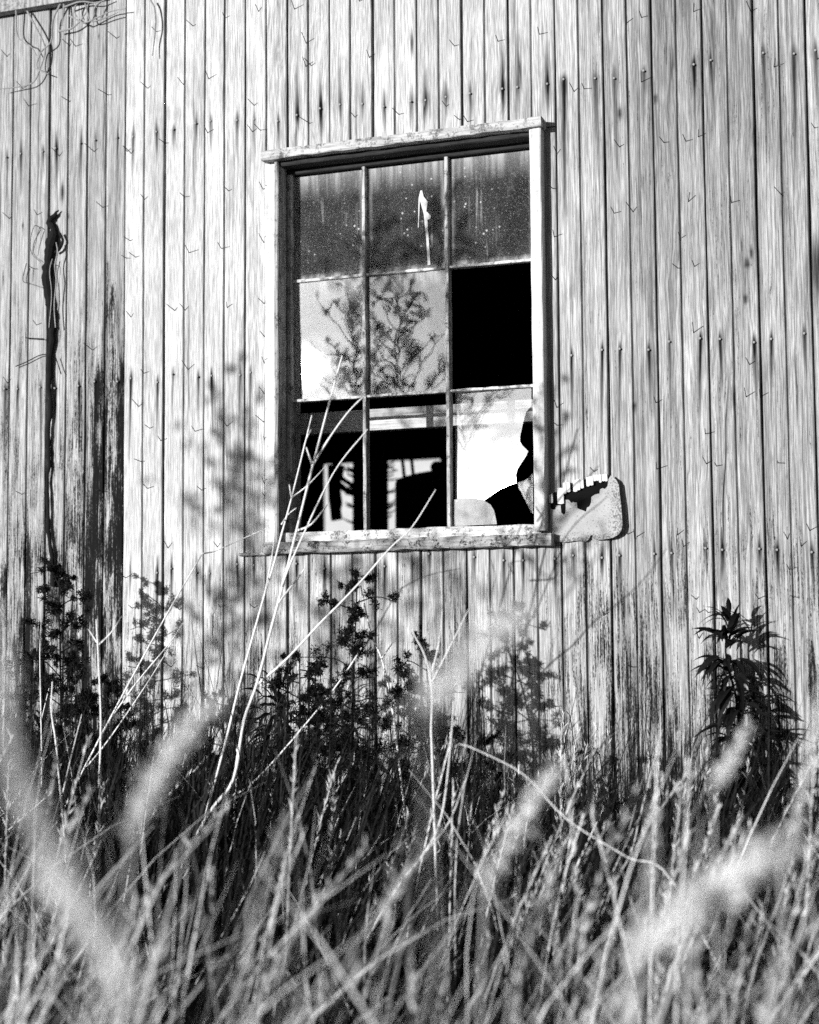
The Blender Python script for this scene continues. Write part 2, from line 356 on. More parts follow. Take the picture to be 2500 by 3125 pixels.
def board(k, z0, z1, fine, xl=None, xr=None):
    """one tongue-and-groove board: two faces either side of a shallow bead groove, slightly cupped"""
    rb = random.Random(k*17+int(z0*10)); x0 = .135*k if xl is None else xl; x1 = .135*(k+1) if xr is None else xr
    gap = rb.uniform(.0014, .0028); lean = rb.uniform(-.0012, .0012); proud = rb.uniform(-.003, .003)
    mid = (x0+x1)/2
    prof = []                                          # (x, y)
    a, b = x0+gap, x1-gap
    prof += [(a, .016), (a, .003), (a+.002, 0)]
    nx = 28 if fine else 2
    if x1-x0 > .1:
        for i in range(1, nx): prof.append((a+.002+(mid-.004-a-.002)*i/nx, 0))
        prof += [(mid-.004, 0), (mid-.0030, .0030), (mid-.0006, .0075), (mid+.0010, .0075), (mid+.0022, .0012), (mid+.004, 0)]
        for i in range(1, nx): prof.append((mid+.004+(b-.002-mid-.004)*i/nx, 0))
    else:
        for i in range(1, nx): prof.append((a+.002+(b-a-.004)*i/nx, 0))
    prof += [(b-.002, 0), (b, .003), (b, .016)]
    P = np.array(prof); nz = max(2, int((z1-z0)/(.012 if fine else .3)))
    Z = np.linspace(z0, z1, nz+1)
    XX = np.repeat(P[None, :, 0], nz+1, 0); ZZ = np.repeat(Z[:, None], len(P), 1); YY = np.repeat(P[None, :, 1], nz+1, 0).copy()
    wig = .0010*np.sin(Z*3.1+k)+.0006*np.sin(Z*9.7+k*2)
    XX = XX+wig[:, None]*np.where((P[:, 0] < a+.003) | (P[:, 0] > b-.003), 1, .5)[None, :]
    YY += proud+lean*np.sin(Z*1.7+k)[:, None]+.0016*((P[None, :, 0]-mid)/.067)**2
    V = np.stack([XX, YY, ZZ], -1).reshape(-1, 3); n = len(P)
    I = np.arange(nz)[:, None]*n+np.arange(n-1)[None, :]
    F = np.stack([I, I+1, I+1+n, I+n], -1).reshape(-1, 4)
    V0 = V.copy(); V0 -= np.array([x0, 0, z0])
    o = npmesh('board', V0, F, M['siding']); o.location = (x0, 0, z0)
    st, rt = masks(V[:, 0], V[:, 2])
    tn = TONE.setdefault(k, rb.uniform(.05, .5) if (k < 3 or k > 12) else rb.uniform(.5, 1.0) if k < 7 else rb.uniform(.35, .8))
    tone = np.full(len(V), tn); tone[V[:, 0] > mid] = np.clip(tn+rb.uniform(-.25, .25), 0, 1)
    for nm, arr in (('stain', st), ('rot', rt), ('tone', tone)):
        at_ = o.data.attributes.new(nm, 'FLOAT', 'POINT'); at_.data.foreach_set('value', arr.astype(np.float32))
    return child(o)
TOPZ = 3.75
for k in range(-12, 34):
    x0, x1 = .135*k, .135*(k+1); fine = -2 <= k <= 19
    if x1 <= WX0 or x0 >= WX1: board(k, .02+random.Random(k).uniform(0, .02), TOPZ, fine)
    elif k == 6:
        board(k, .025, TOPZ, fine, x0, WX0); board(k, .03, WZ0-.012, fine, WX0, x1); board(k, WZ1+.004, TOPZ, fine, WX0, x1)
    else:
        board(k, .02+random.Random(k).uniform(0, .02), WZ0-.012, fine)
        board(k, WZ1+.004, TOPZ, fine)
        if x0 < WX1 < x1: board(k, WZ0-.010, WZ1+.002, fine, WX1, x1)
# shell behind the boards
sh = MB(); X0, X1, YB = -1.62, 4.59, 5.2
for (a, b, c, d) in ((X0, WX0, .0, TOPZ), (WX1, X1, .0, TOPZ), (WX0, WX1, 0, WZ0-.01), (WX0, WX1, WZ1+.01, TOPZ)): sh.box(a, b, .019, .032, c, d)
child(sh.build('light_block_backing', M['inner']))  # dark backing added to stop light leaking through the board gaps
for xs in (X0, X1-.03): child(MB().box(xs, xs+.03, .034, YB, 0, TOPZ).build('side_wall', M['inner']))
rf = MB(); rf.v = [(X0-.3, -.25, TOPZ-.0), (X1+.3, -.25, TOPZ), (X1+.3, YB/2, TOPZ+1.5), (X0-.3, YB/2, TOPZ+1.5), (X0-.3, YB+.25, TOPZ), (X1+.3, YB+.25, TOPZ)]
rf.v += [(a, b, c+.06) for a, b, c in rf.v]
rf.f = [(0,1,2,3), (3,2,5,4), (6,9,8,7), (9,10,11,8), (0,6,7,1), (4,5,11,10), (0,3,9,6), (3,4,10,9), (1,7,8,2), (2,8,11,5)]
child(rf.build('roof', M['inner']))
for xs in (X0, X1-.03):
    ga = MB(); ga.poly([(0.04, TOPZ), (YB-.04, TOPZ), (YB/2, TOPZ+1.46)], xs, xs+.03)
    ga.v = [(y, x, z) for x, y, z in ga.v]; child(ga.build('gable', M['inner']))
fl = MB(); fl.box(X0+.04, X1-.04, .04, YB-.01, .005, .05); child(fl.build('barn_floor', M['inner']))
# far wall with its own opening, seen through the missing panes
oa, ob = at(985, 1408, YB), at(1345, 1640, YB)
OX0, OX1, OZ0, OZ1 = oa[0], ob[0], 1.25, at(1250, 1404, YB)[2]
bwm = MB()
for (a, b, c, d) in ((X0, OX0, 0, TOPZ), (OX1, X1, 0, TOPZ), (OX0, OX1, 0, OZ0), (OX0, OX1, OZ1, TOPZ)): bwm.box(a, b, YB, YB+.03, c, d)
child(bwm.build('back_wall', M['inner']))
# rough-sawn trim at the top left
tr = MB(); tr.box(X0, .33, -.034, -.004, H+1.992, H+2.25); child(tr.build('eave_trim', M['rough']))

# nails
hb = MB(); hb.tube([(0, .002, 0), (0, -.003, 0), (0, -.0038, 0)], [.0030, .0032, .0018], 8)
hm = bpy.data.meshes.new('nail'); hm.from_pydata([tuple(v) for v in hb.v], [], hb.f); hm.materials.append(M['nailhead'])
for (x, z, *_r) in nails:
    if not (WX0-.02 < x < WX1+.02 and WZ0-.01 < z < WZ1): child(link('nail', hm, None, (x, -.002, z)))
def z1(L): return [(a/1.917, b/1.917) for a, b in L]
BENT = z1([(38,330),(680,222),(405,265),(440,268),(135,520),(168,622),(405,592),(632,555),(868,520),(1070,495),(1128,150),(1315,115),(1515,75),(1222,465),(918,187),(345,910),(548,885),(745,890),(770,900),(962,835),(1215,780),(1490,620),(1480,775),(1525,765),(218,1262),(50,1277),(600,1212),(848,1172),(1078,1150),(1342,1120),(1540,1110),(765,1410),(740,1510),(797,1507),(1105,1477),(1297,1457),(1545,1423),(200,1573),(768,1860),(1020,1815),(1080,1815),(1328,1808),(1548,1778),(215,1902),(1548,1975),(540,2047)])
BENT += [(a, b+1000) for a, b in z1([(845,268),(1098,243),(815,465),(880,590),(940,665),(830,785),(1330,580),(1140,605),(865,943),(595,955),(1178,948),(130,975),(1548,210),(1548,388),(1545,555),(1555,678),(1548,915),(1555,1000),(980,1290),(1275,1290),(775,1642),(1050,1648),(1288,1640),(1490,1640),(912,1697),(738,1465),(790,1988),(1000,1985),(1185,1993),(40,322)])]
BENT += [(a+800, b) for a, b in z1([(188,50),(257,250),(255,385),(285,382),(570,10),(628,342),(797,667),(545,692),(275,720),(1127,272),(1380,240),(1622,200),(1080,630),(1155,700),(1200,710)])]
BENT += [(a+1600, b) for a, b in z1([(685,100),(600,135),(990,68),(292,537),(350,520),(685,478),(1462,392),(1325,65),(190,903),(555,858),(815,832),(945,825),(1017,800),(165,1100),(1505,1140),(960,1180),(1213,1185),(525,1245),(635,1238),(912,1398),(898,1568),(995,1560),(1700,750),(175,1383),(180,1635),(990,1945),(1715,350)])]
BENT += [(a+1600, b+1000) for a, b in z1([(1318,215),(1298,405),(1380,403),(770,435),(1060,620),(410,843),(775,825),(1065,795),(1125,808),(1485,790),(605,1207),(645,1230),(895,1215),(1670,1187),(1540,1240),(1620,1282),(930,1283),(1550,1415),(465,1690),(1005,1588),(1370,1585),(1570,1573),(1025,1665),(1075,1665),(1022,1820),(635,1985),(30,1980),(50,2035),(190,465),(190,570)])]
bent = []
for i in range(4):
    q = MB(); L = (.030, .036, .042, .026)[i]
    q.tube([(0, .006, -.001), (.001*i-.001, -L, .005+.003*i)], [.0014, .0010], 5)
    me = bpy.data.meshes.new('bent_nail'); me.from_pydata([tuple(v) for v in q.v], [], q.f); me.materials.append(M['nail']); bent.append(me)
for i, (u, v) in enumerate(BENT):
    q = at(u, v, 0); rb = random.Random(i)
    child(link('bent_nail', rb.choice(bent), None, (q[0], 0, q[2]), (rb.uniform(-.25, .12), rb.uniform(-.2, .2), rb.uniform(-.28, .22))))

# ------------------------------------------------------------------ window
win = empty('window', (0, 0, 0)); child(win); win['label'] = 'nine pane wooden window with missing and broken glass'
def sub(o): o.parent = win; return o
def trim(name, mat, x0, x1, y0, y1, z0, z1_, axis, seed, seg=14, amp=.0016):
    """bevelled board whose edges are worn uneven along its length"""
    rb = random.Random(seed); V = []; F = []; bev = .0012 if name == 'muntin' else .0025
    prof = [(0,0),(1,0),(1,1),(0,1)]
    for i in range(seg+1):
        t = i/seg; c = []
        for (a, b) in prof:
            for (da, db) in (((0, 1), (1, 0)) if (a == b) else ((1, 0), (0, 1))):
                sa = (1 if a == 0 else -1)*bev*da; sb = (1 if b == 0 else -1)*bev*db
                c.append((a, b, sa+rb.uniform(-amp, amp)*.6, sb+rb.uniform(-amp, amp)*.6))
        for (a, b, sa, sb) in c:
            if axis == 'x': V.append((x0+(x1-x0)*t, y0+(y1-y0)*a+sa, z0+(z1_-z0)*b+sb))
            else: V.append((x0+(x1-x0)*a+sa, y0+(y1-y0)*b+sb, z0+(z1_-z0)*t))
    n = 8
    for i in range(seg):
        for j in range(n):
            F.append((i*n+j, i*n+(j+1) % n, (i+1)*n+(j+1) % n, (i+1)*n+j))
    F.append(tuple(range(n))[::-1]); F.append(tuple(seg*n+j for j in range(n)))
    return sub(mesh(name, V, F, mat))
zc = H
trim('drip_cap', M['cap'], .884, 1.728, -.050, .01, zc+1.413, zc+1.440, 'x', 1, 26, .003)
trim('casing', M['casing'], .880, .917, -.014, .012, zc+.300, zc+1.4125, 'z', 2)
trim('casing', M['casing'], 1.690, 1.7215, -.036, .012, zc+.312, zc+1.4122, 'z', 3)
trim('jamb', M['jamb'], .9175, .930, -.030, .13, zc+.300, zc+1.412, 'z', 4)
trim('jamb', M['jamb'], 1.7017, 1.712, .0125, .13, zc+.300, zc+1.412, 'z', 5)
trim('window_head', M['shade_wood'], .931, 1.701, -.018, .13, zc+1.398, zc+1.4126, 'x', 6)  # near-black colour paints in the shade under the drip cap
trim('sill', M['sill'], .890, 1.738, -.042, .12, zc+.272, zc+.303, 'x', 7, 30, .004)
trim('sill_ledge', M['cap'], .800, .884, -.020, .004, zc+.268, zc+.277, 'x', 8)
trim('sash_rail', M['rail'], .931, 1.700, -.004, .062, zc+.3035, zc+.333, 'x', 9, 24, .003)
trim('sash_rail', M['shade_wood'], .931, 1.700, .030, .062, zc+1.384, zc+1.3975, 'x', 10)  # top rail coloured near-black for that same painted shade
trim('sash_stile', M['sash'], .9305, .9455, .028, .062, zc+.3335, zc+1.3835, 'z', 11, 20)
trim('sash_stile', M['sash'], 1.6775, 1.7005, .028, .062, zc+.3335, zc+1.3835, 'z', 12)
GX = [.9455, 1.1725, 1.4240, 1.6775]; GZ = [.3335, .7165, 1.0675, 1.3835]
for i, x in enumerate(GX[1:3]): trim('muntin', M['sash'], x-.0048, x+.0048, .030, .060, zc+.3335, zc+1.3835, 'z', 20+i, 24, .0011)
for j, z in enumerate(GZ[1:3]):
    for i in range(3):
        trim('muntin', M['putty'], GX[i]+(.0062 if i else .0002), GX[i+1]-(.0062 if i < 2 else .0002), .034, .058, zc+z-.0036, zc+z+.0036, 'x', 30+3*j+i, 12, .0014)
def pane(col, row, mat, tilt=(0, 0)):
    """grid pane so the dirt near its edges can follow a mask; row 0 = top"""
    x0, x1 = GX[col]+(.0064 if col else .0006), GX[col+1]-(.0064 if col < 2 else .0006)
    za, zb = zc+GZ[2-row]+.005, zc+GZ[3-row]-.005
    cx, cz = (x0+x1)/2, (za+zb)/2; n, m = 14, 20; V = []; E_ = []
    for y in (.0455, .0485):
        for j in range(m+1):
            for i in range(n+1):
                x = x0+(x1-x0)*i/n; z = za+(zb-za)*j/m
                V.append((x-cx, y-.047+math.tan(tilt[0])*(x-cx)+math.tan(tilt[1])*(z-cz), z-cz))
                e = max(max(0, 1-(zb-z)/.085)**1.6, .9*max(0, 1-(z-za)/.020)**2, .6*max(0, 1-min(x-x0, x1-x)/.012)**2)
                E_.append(e)
    k = (n+1)*(m+1); F = []
    for j in range(m):
        for i in range(n):
            a = j*(n+1)+i; F.append((a, a+1, a+n+2, a+n+1)); F.append((k+a, k+a+n+1, k+a+n+2, k+a+1))
    o = mesh('pane', V, F, mat); o.location = (cx, .047, cz)
    at_ = o.data.attributes.new('edge', 'FLOAT', 'POINT'); at_.data.foreach_set('value', np.array(E_, np.float32)); return sub(o)
for c in range(3): pane(c, 0, M['glass_top'])
pane(0, 1, M['glass_mid'], (R(-.8), R(-1.4))); pane(1, 1, M['glass_mid'], (R(-.6), R(-.4)))
def z6(L): return [tuple(at(1300+a/4.3125, 1150+b/4.3125, .047)[[0, 2]]) for a, b in L]
def shard(pts, mat, y=.047, tilt=(0, 0)):
    cx = sum(p[0] for p in pts)/len(pts); cz = sum(p[1] for p in pts)/len(pts)
    q = MB(); q.poly([(a-cx, b-cz) for a, b in pts], -.0015, .0015)
    q.v = [(a, b+math.tan(tilt[0])*a+math.tan(tilt[1])*c, c) for a, b, c in q.v]
    o = q.build('glass_shard', mat); o.location = (cx, y, cz); return sub(o)
shard(z6([(365,215),(1395,150),(1395,390),(1330,460),(1290,590),(1245,790),(1245,850),(1280,910),(1355,980),(1330,1040),(1210,1220),(1190,1290),(1200,1400),(1100,1430),(960,1490),(870,1550),(770,1628),(640,1603),(520,1593),(370,1613)]), M['glass_low'], .047, (R(-4.0), R(.7)))
shard(z6([(370,1617),(520,1597),(640,1607),(770,1632),(850,1680),(900,1760),(930,1900),(935,1940),(370,1965)]), M['glass_shard'])
shard(z6([(1405,1265),(1350,1330),(1280,1370),(1210,1390),(1215,1460),(1260,1530),(1320,1650),(1380,1770),(1415,1805)]), M['glass_low'], .047, (R(-3.4), R(.3)))

q = MB(); q.poly([tuple(at(800+a/1.917, b/1.917, .043)[[0, 2]]) for a, b in [(925,1115),(935,1112),(945,1150),(968,1180),(960,1235),(988,1262),(985,1278),(966,1285),(974,1400),(984,1548),(968,1552),(960,1400),(945,1250),(922,1170),(916,1330),(911,1330),(915,1160)]][::-1], .0440, .0448)
sub(q.build('bird_dropping', M['casing']))
# ------------------------------------------------------------------ inside the barn
q = MB(); a = at(1000, 1300, .27); b = at(1700, 1225, .27)
zt, zb_ = at(1330, 1237, .27)[2], at(1330, 1302, .27)[2]
q.box(a[0]-.3, b[0]+.3, .27, .31, zb_, zt); rail = q.build('horizontal_rail', M['inner2'])
tag(rail, 'sunlit horizontal plank inside the barn behind the lower panes', 'plank')
q = MB(); pa, pb = at(1078, 1500, 3.2), at(1176, 1500, 3.2); q.box(pa[0], pb[0], 3.2, 3.24, .05, 3.9)
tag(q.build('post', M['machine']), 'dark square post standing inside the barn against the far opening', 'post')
# rounded hood of a parked machine
hood = empty('machine', (0, 0, 0)); tag(hood, 'dark rounded machine hood silhouetted inside the barn', 'machine')
pr = [at(u, v, 2.6) for u, v in ((1206,1640),(1206,1475),(1209,1466),(1216,1460),(1240,1452),(1275,1443),(1310,1437),(1331,1434),(1420,1436),(1430,1640))]
pts = [(p[0], p[2]) for p in pr]; pts[0] = (pts[0][0], .9); pts[-1] = (pts[-1][0], .9)
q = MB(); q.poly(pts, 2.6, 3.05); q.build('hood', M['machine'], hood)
q = MB()
for u in (1228, 1256): q.tube([at(u+6, 1455, 2.7), at(u, 1400, 2.7)], .008, 6)
p0 = at(1331, 1425, 2.7); q.tube([p0, p0+np.array([0, .2, 0])], .028, 10)
q.build('exhaust_pipe', M['machine'], hood)
q = MB(); bx0, bx1 = pts[0][0]+.05, pts[-1][0]-.02
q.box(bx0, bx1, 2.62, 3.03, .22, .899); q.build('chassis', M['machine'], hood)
for x in (bx0+.12, bx1-.12):
    for y in (2.55, 3.10):
        q = MB(); q.tube([(x, y-.05, .24), (x, y+.05, .24)], .19, 18); q.build('wheel', M['machine'], hood)
# hanging bracket and hose by the far opening
def z5(L, Y): return [at(860+a/3.194, 1150+b/3.194, Y) for a, b in L]
br = empty('hanging_bracket', (0, 0, 0)); tag(br, 'dark metal bracket and bent hose hanging before the far opening', 'bracket')
q = MB(); P = z5([(445,860),(590,860),(575,960),(545,1050),(560,1160),(570,1230),(555,1290),(568,1385),(480,1402),(470,1300),(455,1200)], 2.9)
q.poly([(p[0], p[2]) for p in P], 2.9, 2.93); q.build('plate', M['machine'], br)
q = MB(); q.tube(spline(z5([(560,960),(600,1000),(660,1040),(695,1060)], 2.92)), .012, 6)
q.tube(spline(z5([(560,1050),(610,1090),(660,1120),(695,1135)], 2.92)), .016, 6); q.build('hose', M['machine'], br)
q = MB(); top = at(515, 0, 2.915)
q.tube([((P[0][0]+P[1][0])/2, 2.915, P[0][2]-.01), ((P[0][0]+P[1][0])/2, 2.915, 3.8)], .02, 6); q.build('hanger', M['machine'], br)
# twigs growing in at the far opening
tw = MB(); rb = random.Random(12)
for s, (x0_, zlo, zhi) in enumerate(((690, 900, 1440), (1040, 840, 1440))):
    for i in range(16):
        vv = rb.uniform(zlo, zhi); dx = rb.uniform(25, 95)*(-1 if s == 0 else 1); dy = rb.uniform(-60, 10) if s == 0 else rb.uniform(-70, 40)
        if s == 0: dy = -abs(dy)
        tw.tube(z5([(x0_+(20 if s == 0 else -30), vv), (x0_+dx*.5, vv+dy*.5+rb.uniform(-8, 8)), (x0_+dx, vv+dy)], 3.45), [.006, .005, .003], 5)
    tw.tube(z5([(x0_+(20 if s == 0 else -30), 1650), (x0_+(20 if s == 0 else -30), 1000), (x0_+(20 if s == 0 else -30), 800)], 3.45), .012, 5)
tag(tw.build('dead_creeper', M['trunk']), 'spiky dead creeper stems behind the dark post inside the barn', 'creeper')

# ------------------------------------------------------------------ tin patch beside the window
pt = empty('metal_patch', (at(1780, 1650, 0)[0], 0, at(1780, 1650, 0)[2]))
tag(pt, 'torn pale sheet patch over a splintered hole beside the window', 'patch')
def zp(a, b, Y=0): return at(1620+a/5.227, 1400+b/5.227, Y)
def sub2(o): o.parent = pt; o.matrix_parent_inverse = Matrix.Translation(-Vector(pt.location)); return o
top_ = [(312,800),(395,810),(405,745),(480,745),(490,860),(540,900),(560,850),(562,655),(610,655),(650,705),(680,690),(715,700),(740,700),(745,790),(790,810),(850,830),(885,845),(900,780),(940,760),(965,700),(970,610),(1030,570),(1100,555),(1110,490),(1150,470),(1190,485),(1235,440),(1250,330),(1290,270),(1385,345)]
rest = [(1425,420),(1440,560),(1462,720),(1478,900),(1488,1060),(1470,1150),(1420,1215),(1330,1265),(1180,1295),(1060,1300),(1010,1270),(985,1215),(955,1230),(940,1285),(890,1325),(740,1308),(560,1335),(440,1325),(352,1340),(340,1100)]
poly = [zp(a, b, -.006) for a, b in top_+rest]
q = MB(); import mathutils.geometry as mg
P2 = [Vector((p[0], p[2], 0)) for p in poly]
# fill with a fine triangulation and bulge the free right and lower rim away from the wall
gx0, gx1 = min(p.x for p in P2), max(p.x for p in P2); gz0, gz1 = min(p.y for p in P2), max(p.y for p in P2)
def inside(x, z):
    c = False; n = len(P2)
    for i in range(n):
        a, b = P2[i], P2[(i+1) % n]
        if (a.y > z) != (b.y > z) and x < (b.x-a.x)*(z-a.y)/(b.y-a.y)+a.x: c = not c
    return c
inner = [Vector((x, z)) for x in np.arange(gx0, gx1, .007) for z in np.arange(gz0, gz1, .007) if inside(x, z)]
dense = []
for i in range(len(P2)):
    a, b = P2[i], P2[(i+1) % len(P2)]
    for j in range(3): dense.append(Vector((a.x+(b.x-a.x)*j/3, a.y+(b.y-a.y)*j/3)))
co, ed, fa, *_ = mg.delaunay_2d_cdt(dense+inner, [], [list(range(len(dense)))], 1, 1e-5)
def bulge(x, z):
    t = max(0, (x-(gx1-.075))/.075); b = max(0, 1-(z-gz0)/.03)
    return -.008-.015*t**1.5-.007*b**1.5*min(1, (x-gx0)/.08)
nv = len(co); V = [(c.x, bulge(c.x, c.y), c.y) for c in co]+[(c.x, bulge(c.x, c.y)+.0018, c.y) for c in co]
F = [tuple(f) for f in fa]+[tuple(nv+i for i in reversed(f)) for f in fa]
ec = {}
for f in fa:
    for i in range(len(f)): e = tuple(sorted((f[i], f[(i+1) % len(f)]))); ec[e] = ec.get(e, 0)+1
F += [(a, b, nv+b, nv+a) for (a, b), c in ec.items() if c == 1]
o = sub2(mesh('sheet', V, F, M['patch']))
E_ = [max(0, 1-min((gx1-v[0])/.05, (v[2]-gz0)/.03, 9)) if True else 0 for v in V]
a_ = o.data.attributes.new('edge', 'FLOAT', 'POINT'); a_.data.foreach_set('value', np.array(E_, np.float32))
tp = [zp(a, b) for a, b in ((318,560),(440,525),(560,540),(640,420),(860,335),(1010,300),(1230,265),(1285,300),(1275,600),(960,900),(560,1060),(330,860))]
q = MB(); q.poly([(p[0], p[2]) for p in tp], -.0052, -.0046); sub2(q.build('hole_shade_sheet', M['hole_shade']))  # flat black sheet painted in for the darkness inside the hole
SPL = [(305,365,590,560,710),(440,540,470,470,725),(530,578,390,385,560),(575,640,380,380,535),(690,755,345,345,530),(750,800,330,330,505),(800,855,325,325,475),(900,950,300,300,445),(945,1010,290,285,430),(1005,1055,270,265,360),(1050,1095,262,262,355),(1100,1142,258,258,385),(1145,1190,254,254,362),(1190,1235,250,250,365)]
for i, (xa, xb, ya, yb, yc) in enumerate(SPL):
    dx = 10; P = [zp(xa, ya), zp(xb, yb), zp(xb+dx, yc-6), zp((xa+xb)/2+dx, yc+5), zp(xa+dx, yc-3)]
    q = MB(); q.poly([(p[0], p[2]) for p in P], -.0125-.001*(i % 3), -.0056); sub2(q.build('splinter', M['casing']))

# ------------------------------------------------------------------ dead vines on the wall
def settone(o, arr):
    a = o.data.attributes.new('tone', 'FLOAT', 'POINT'); a.data.foreach_set('value', np.asarray(arr, np.float32))
vn = empty('dead_vine', tuple(at(150, 1760, 0))); tag(vn, 'thick black dead vine stem climbing the boards left of the window', 'vine')
def subp(o, p): o.parent = p; o.matrix_parent_inverse = Matrix.Translation(-Vector(p.location)); return o
rb = random.Random(5)
path = [(162,1790),(158,1700),(150,1620),(146,1500),(150,1400),(148,1330),(156,1250),(150,1180),(152,1110),(158,1040),(160,960),(148,900),(146,830),(150,780),(160,735),(165,700),(150,680),(168,655),(180,640)]
rad = [.007,.007,.006,.005,.006,.005,.007,.006,.010,.009,.012,.013,.016,.015,.019,.011,.012,.006,.001]
P = spline([at(u, v, -.008) for u, v in path], 4); RR = np.interp(np.linspace(0, 1, len(P)), np.linspace(0, 1, len(rad)), rad)
q = MB(); q.tube([p+np.array([rb.uniform(-.002, .002), rb.uniform(-.003, .001), 0]) for p in P], [r*rb.uniform(.75, 1.2) for r in RR], 9)
subp(q.build('stem', M['trunk']), vn)
q = MB(); q.tube(spline([at(u, v, -.025) for u, v in ((170,1000),(166,930),(172,860),(168,810),(176,770),(172,740))]), .0022, 5)
q.tube(spline([at(u, v, -.022) for u, v in ((150,1000),(158,900),(152,830),(160,790))]), .0016, 5); subp(q.build('bark_strip', M['vine']), vn)
for L in ([(183,712),(192,735),(182,760),(168,770)], [(150,1080),(120,1085),(80,1105),(48,1118)], [(135,1034),(110,1033),(78,1031)], [(170,1090),(180,1120),(187,1142)]):
    q = MB(); q.tube(spline([at(u, v, -.012) for u, v in L]), [.004 if L[0][0] in (183, 188) else .0016]*(5*(len(L)-1)+1), 6); subp(q.build('twig', M['trunk']), vn)
for i, (lab, Ls) in enumerate((('forked pale vine stems clinging below the trim at upper left', [[(355,20),(310,120),(300,240),(245,300),(215,380),(235,412)],[(160,65),(220,180),(265,285),(235,400),(190,485),(80,512),(0,520)],[(95,60),(100,200),(140,250),(180,270),(215,325)],[(205,400),(250,420),(285,433)]]),
                           ('tangled pale vine twigs arching under the trim beside the seam', [[(405,90),(470,125),(510,130),(640,70),(735,50)],[(340,185),(430,160),(500,80),(520,10)],[(375,20),(370,90),(362,150)],[(450,20),(435,60),(450,100)],[(590,10),(555,45),(550,90)],[(380,40),(470,10),(560,15),(640,-10)],[(500,20),(515,80),(540,125),(640,95),(690,70)]]),
                           ('single thin vine stem hanging from the top right of the trim', [[(880,0),(905,50),(910,150),(900,260),(892,325)]]),
                           ('thin looped dead tendrils beside the black vine stem', [[(240,1340),(225,1325),(200,1325),(180,1400),(185,1480),(240,1535)],[(238,1345),(200,1420),(190,1490)],[(155,1540),(135,1640),(180,1660),(240,1680)],[(175,1570),(165,1640)],[(285,1540),(318,1550),(320,1600)]]))):
    v0 = at(Ls[0][0][0]/1.917, Ls[0][0][1]/1.917, 0); root = empty('vine_tendril', tuple(v0)); tag(root, lab, 'vine', 'dead vine stems on the boards')
    for L in Ls:
        yy = -.018 if i < 3 else -.008; n = len(L)
        pp = spline([at(a/1.917, b/1.917, yy-rb.uniform(0, .012)) for a, b in L])
        q = MB(); q.tube(pp, [(.0030 if i < 3 else .0014)*(1-.5*j/len(pp)) for j in range(len(pp))], 6); subp(q.build('stem', M['vine'] if i < 3 else M['nail']), root)

# ------------------------------------------------------------------ plants
class GB:
    """collects ribbons (blades, leaflets) as numpy quads"""
    def __init__(s): s.V = []; s.F = []; s.T = []; s.n = 0
    def ribbons(s, base, hdir, length, lean, width, tone, curl, segs=6, taper=.9, kink=0):
        """base (n,3), hdir angle of lean, lean = sideways reach / length at the tip"""
        n = len(base); t = np.linspace(0, 1, segs+1)[None, :]
        L = length[:, None]; reach = L*lean[:, None]*t**curl[:, None]
        zz = L*t*np.sqrt(np.clip(1-(lean[:, None]*t**(curl[:, None]-.4))**2*.6, .05, 1))
        wv = (L*kink*np.sin(t*RNG.uniform(3, 8, n)[:, None]+RNG.uniform(0, 6, n)[:, None])*t) if kink else 0
        px = base[:, 0:1]+np.cos(hdir)[:, None]*reach+wv; py = base[:, 1:2]+np.sin(hdir)[:, None]*reach; pz = base[:, 2:3]+zz
        tw = RNG.uniform(0, math.pi, n)[:, None]+RNG.uniform(-.9, .9, n)[:, None]*t
        w_ = width[:, None]*.5*(1-t**2.2*taper)*np.clip(.35+t*4, 0, 1)
        dx, dy = np.cos(tw)*w_, np.sin(tw)*w_
        A = np.stack([px-dx, py-dy, pz], -1); B = np.stack([px+dx, py+dy, pz], -1)
        V = np.stack([A, B], 2).reshape(n, -1, 3)
        m = 2*(segs+1); I = (np.arange(n)*m)[:, None]+(np.arange(segs)*2)[None, :]
        F = np.stack([I, I+1, I+3, I+2], -1).reshape(-1, 4)+s.n
        s.V.append(V.reshape(-1, 3)); s.F.append(F); s.T.append(np.repeat(tone, m)); s.n += n*m
    def bits(s, c, d, length, width, tone):
        """small flat pointed scraps: centre c, direction d (unit)"""
        n = len(c); a = RNG.normal(size=(n, 3)); a = np.cross(d, a); a /= np.linalg.norm(a, axis=1, keepdims=True)+1e-9
        l = length[:, None]*d; w_ = width[:, None]*a
        V = np.stack([c, c+l*.45+w_*.5, c+l, c+l*.45-w_*.5], 1).reshape(-1, 3)
        F = np.arange(n*4).reshape(n, 4)+s.n
        s.V.append(V); s.F.append(F); s.T.append(np.repeat(tone, 4)); s.n += 4*n
    def build(s, name, mat, parent=None):
        o = npmesh(name, np.concatenate(s.V), np.concatenate(s.F), mat, parent)
        settone(o, np.concatenate(s.T)); return o
RNG = np.random.default_rng(11)
def cluster_field(n, x0, x1, y0, y1, nclump, spread):
    cx = RNG.uniform(x0, x1, nclump); cy = RNG.uniform(y0, y1, nclump); k = RNG.integers(0, nclump, n)
    return np.stack([cx[k]+RNG.normal(0, spread, n), np.clip(cy[k]+RNG.normal(0, spread, n), y0, y1), np.zeros(n)], -1), k
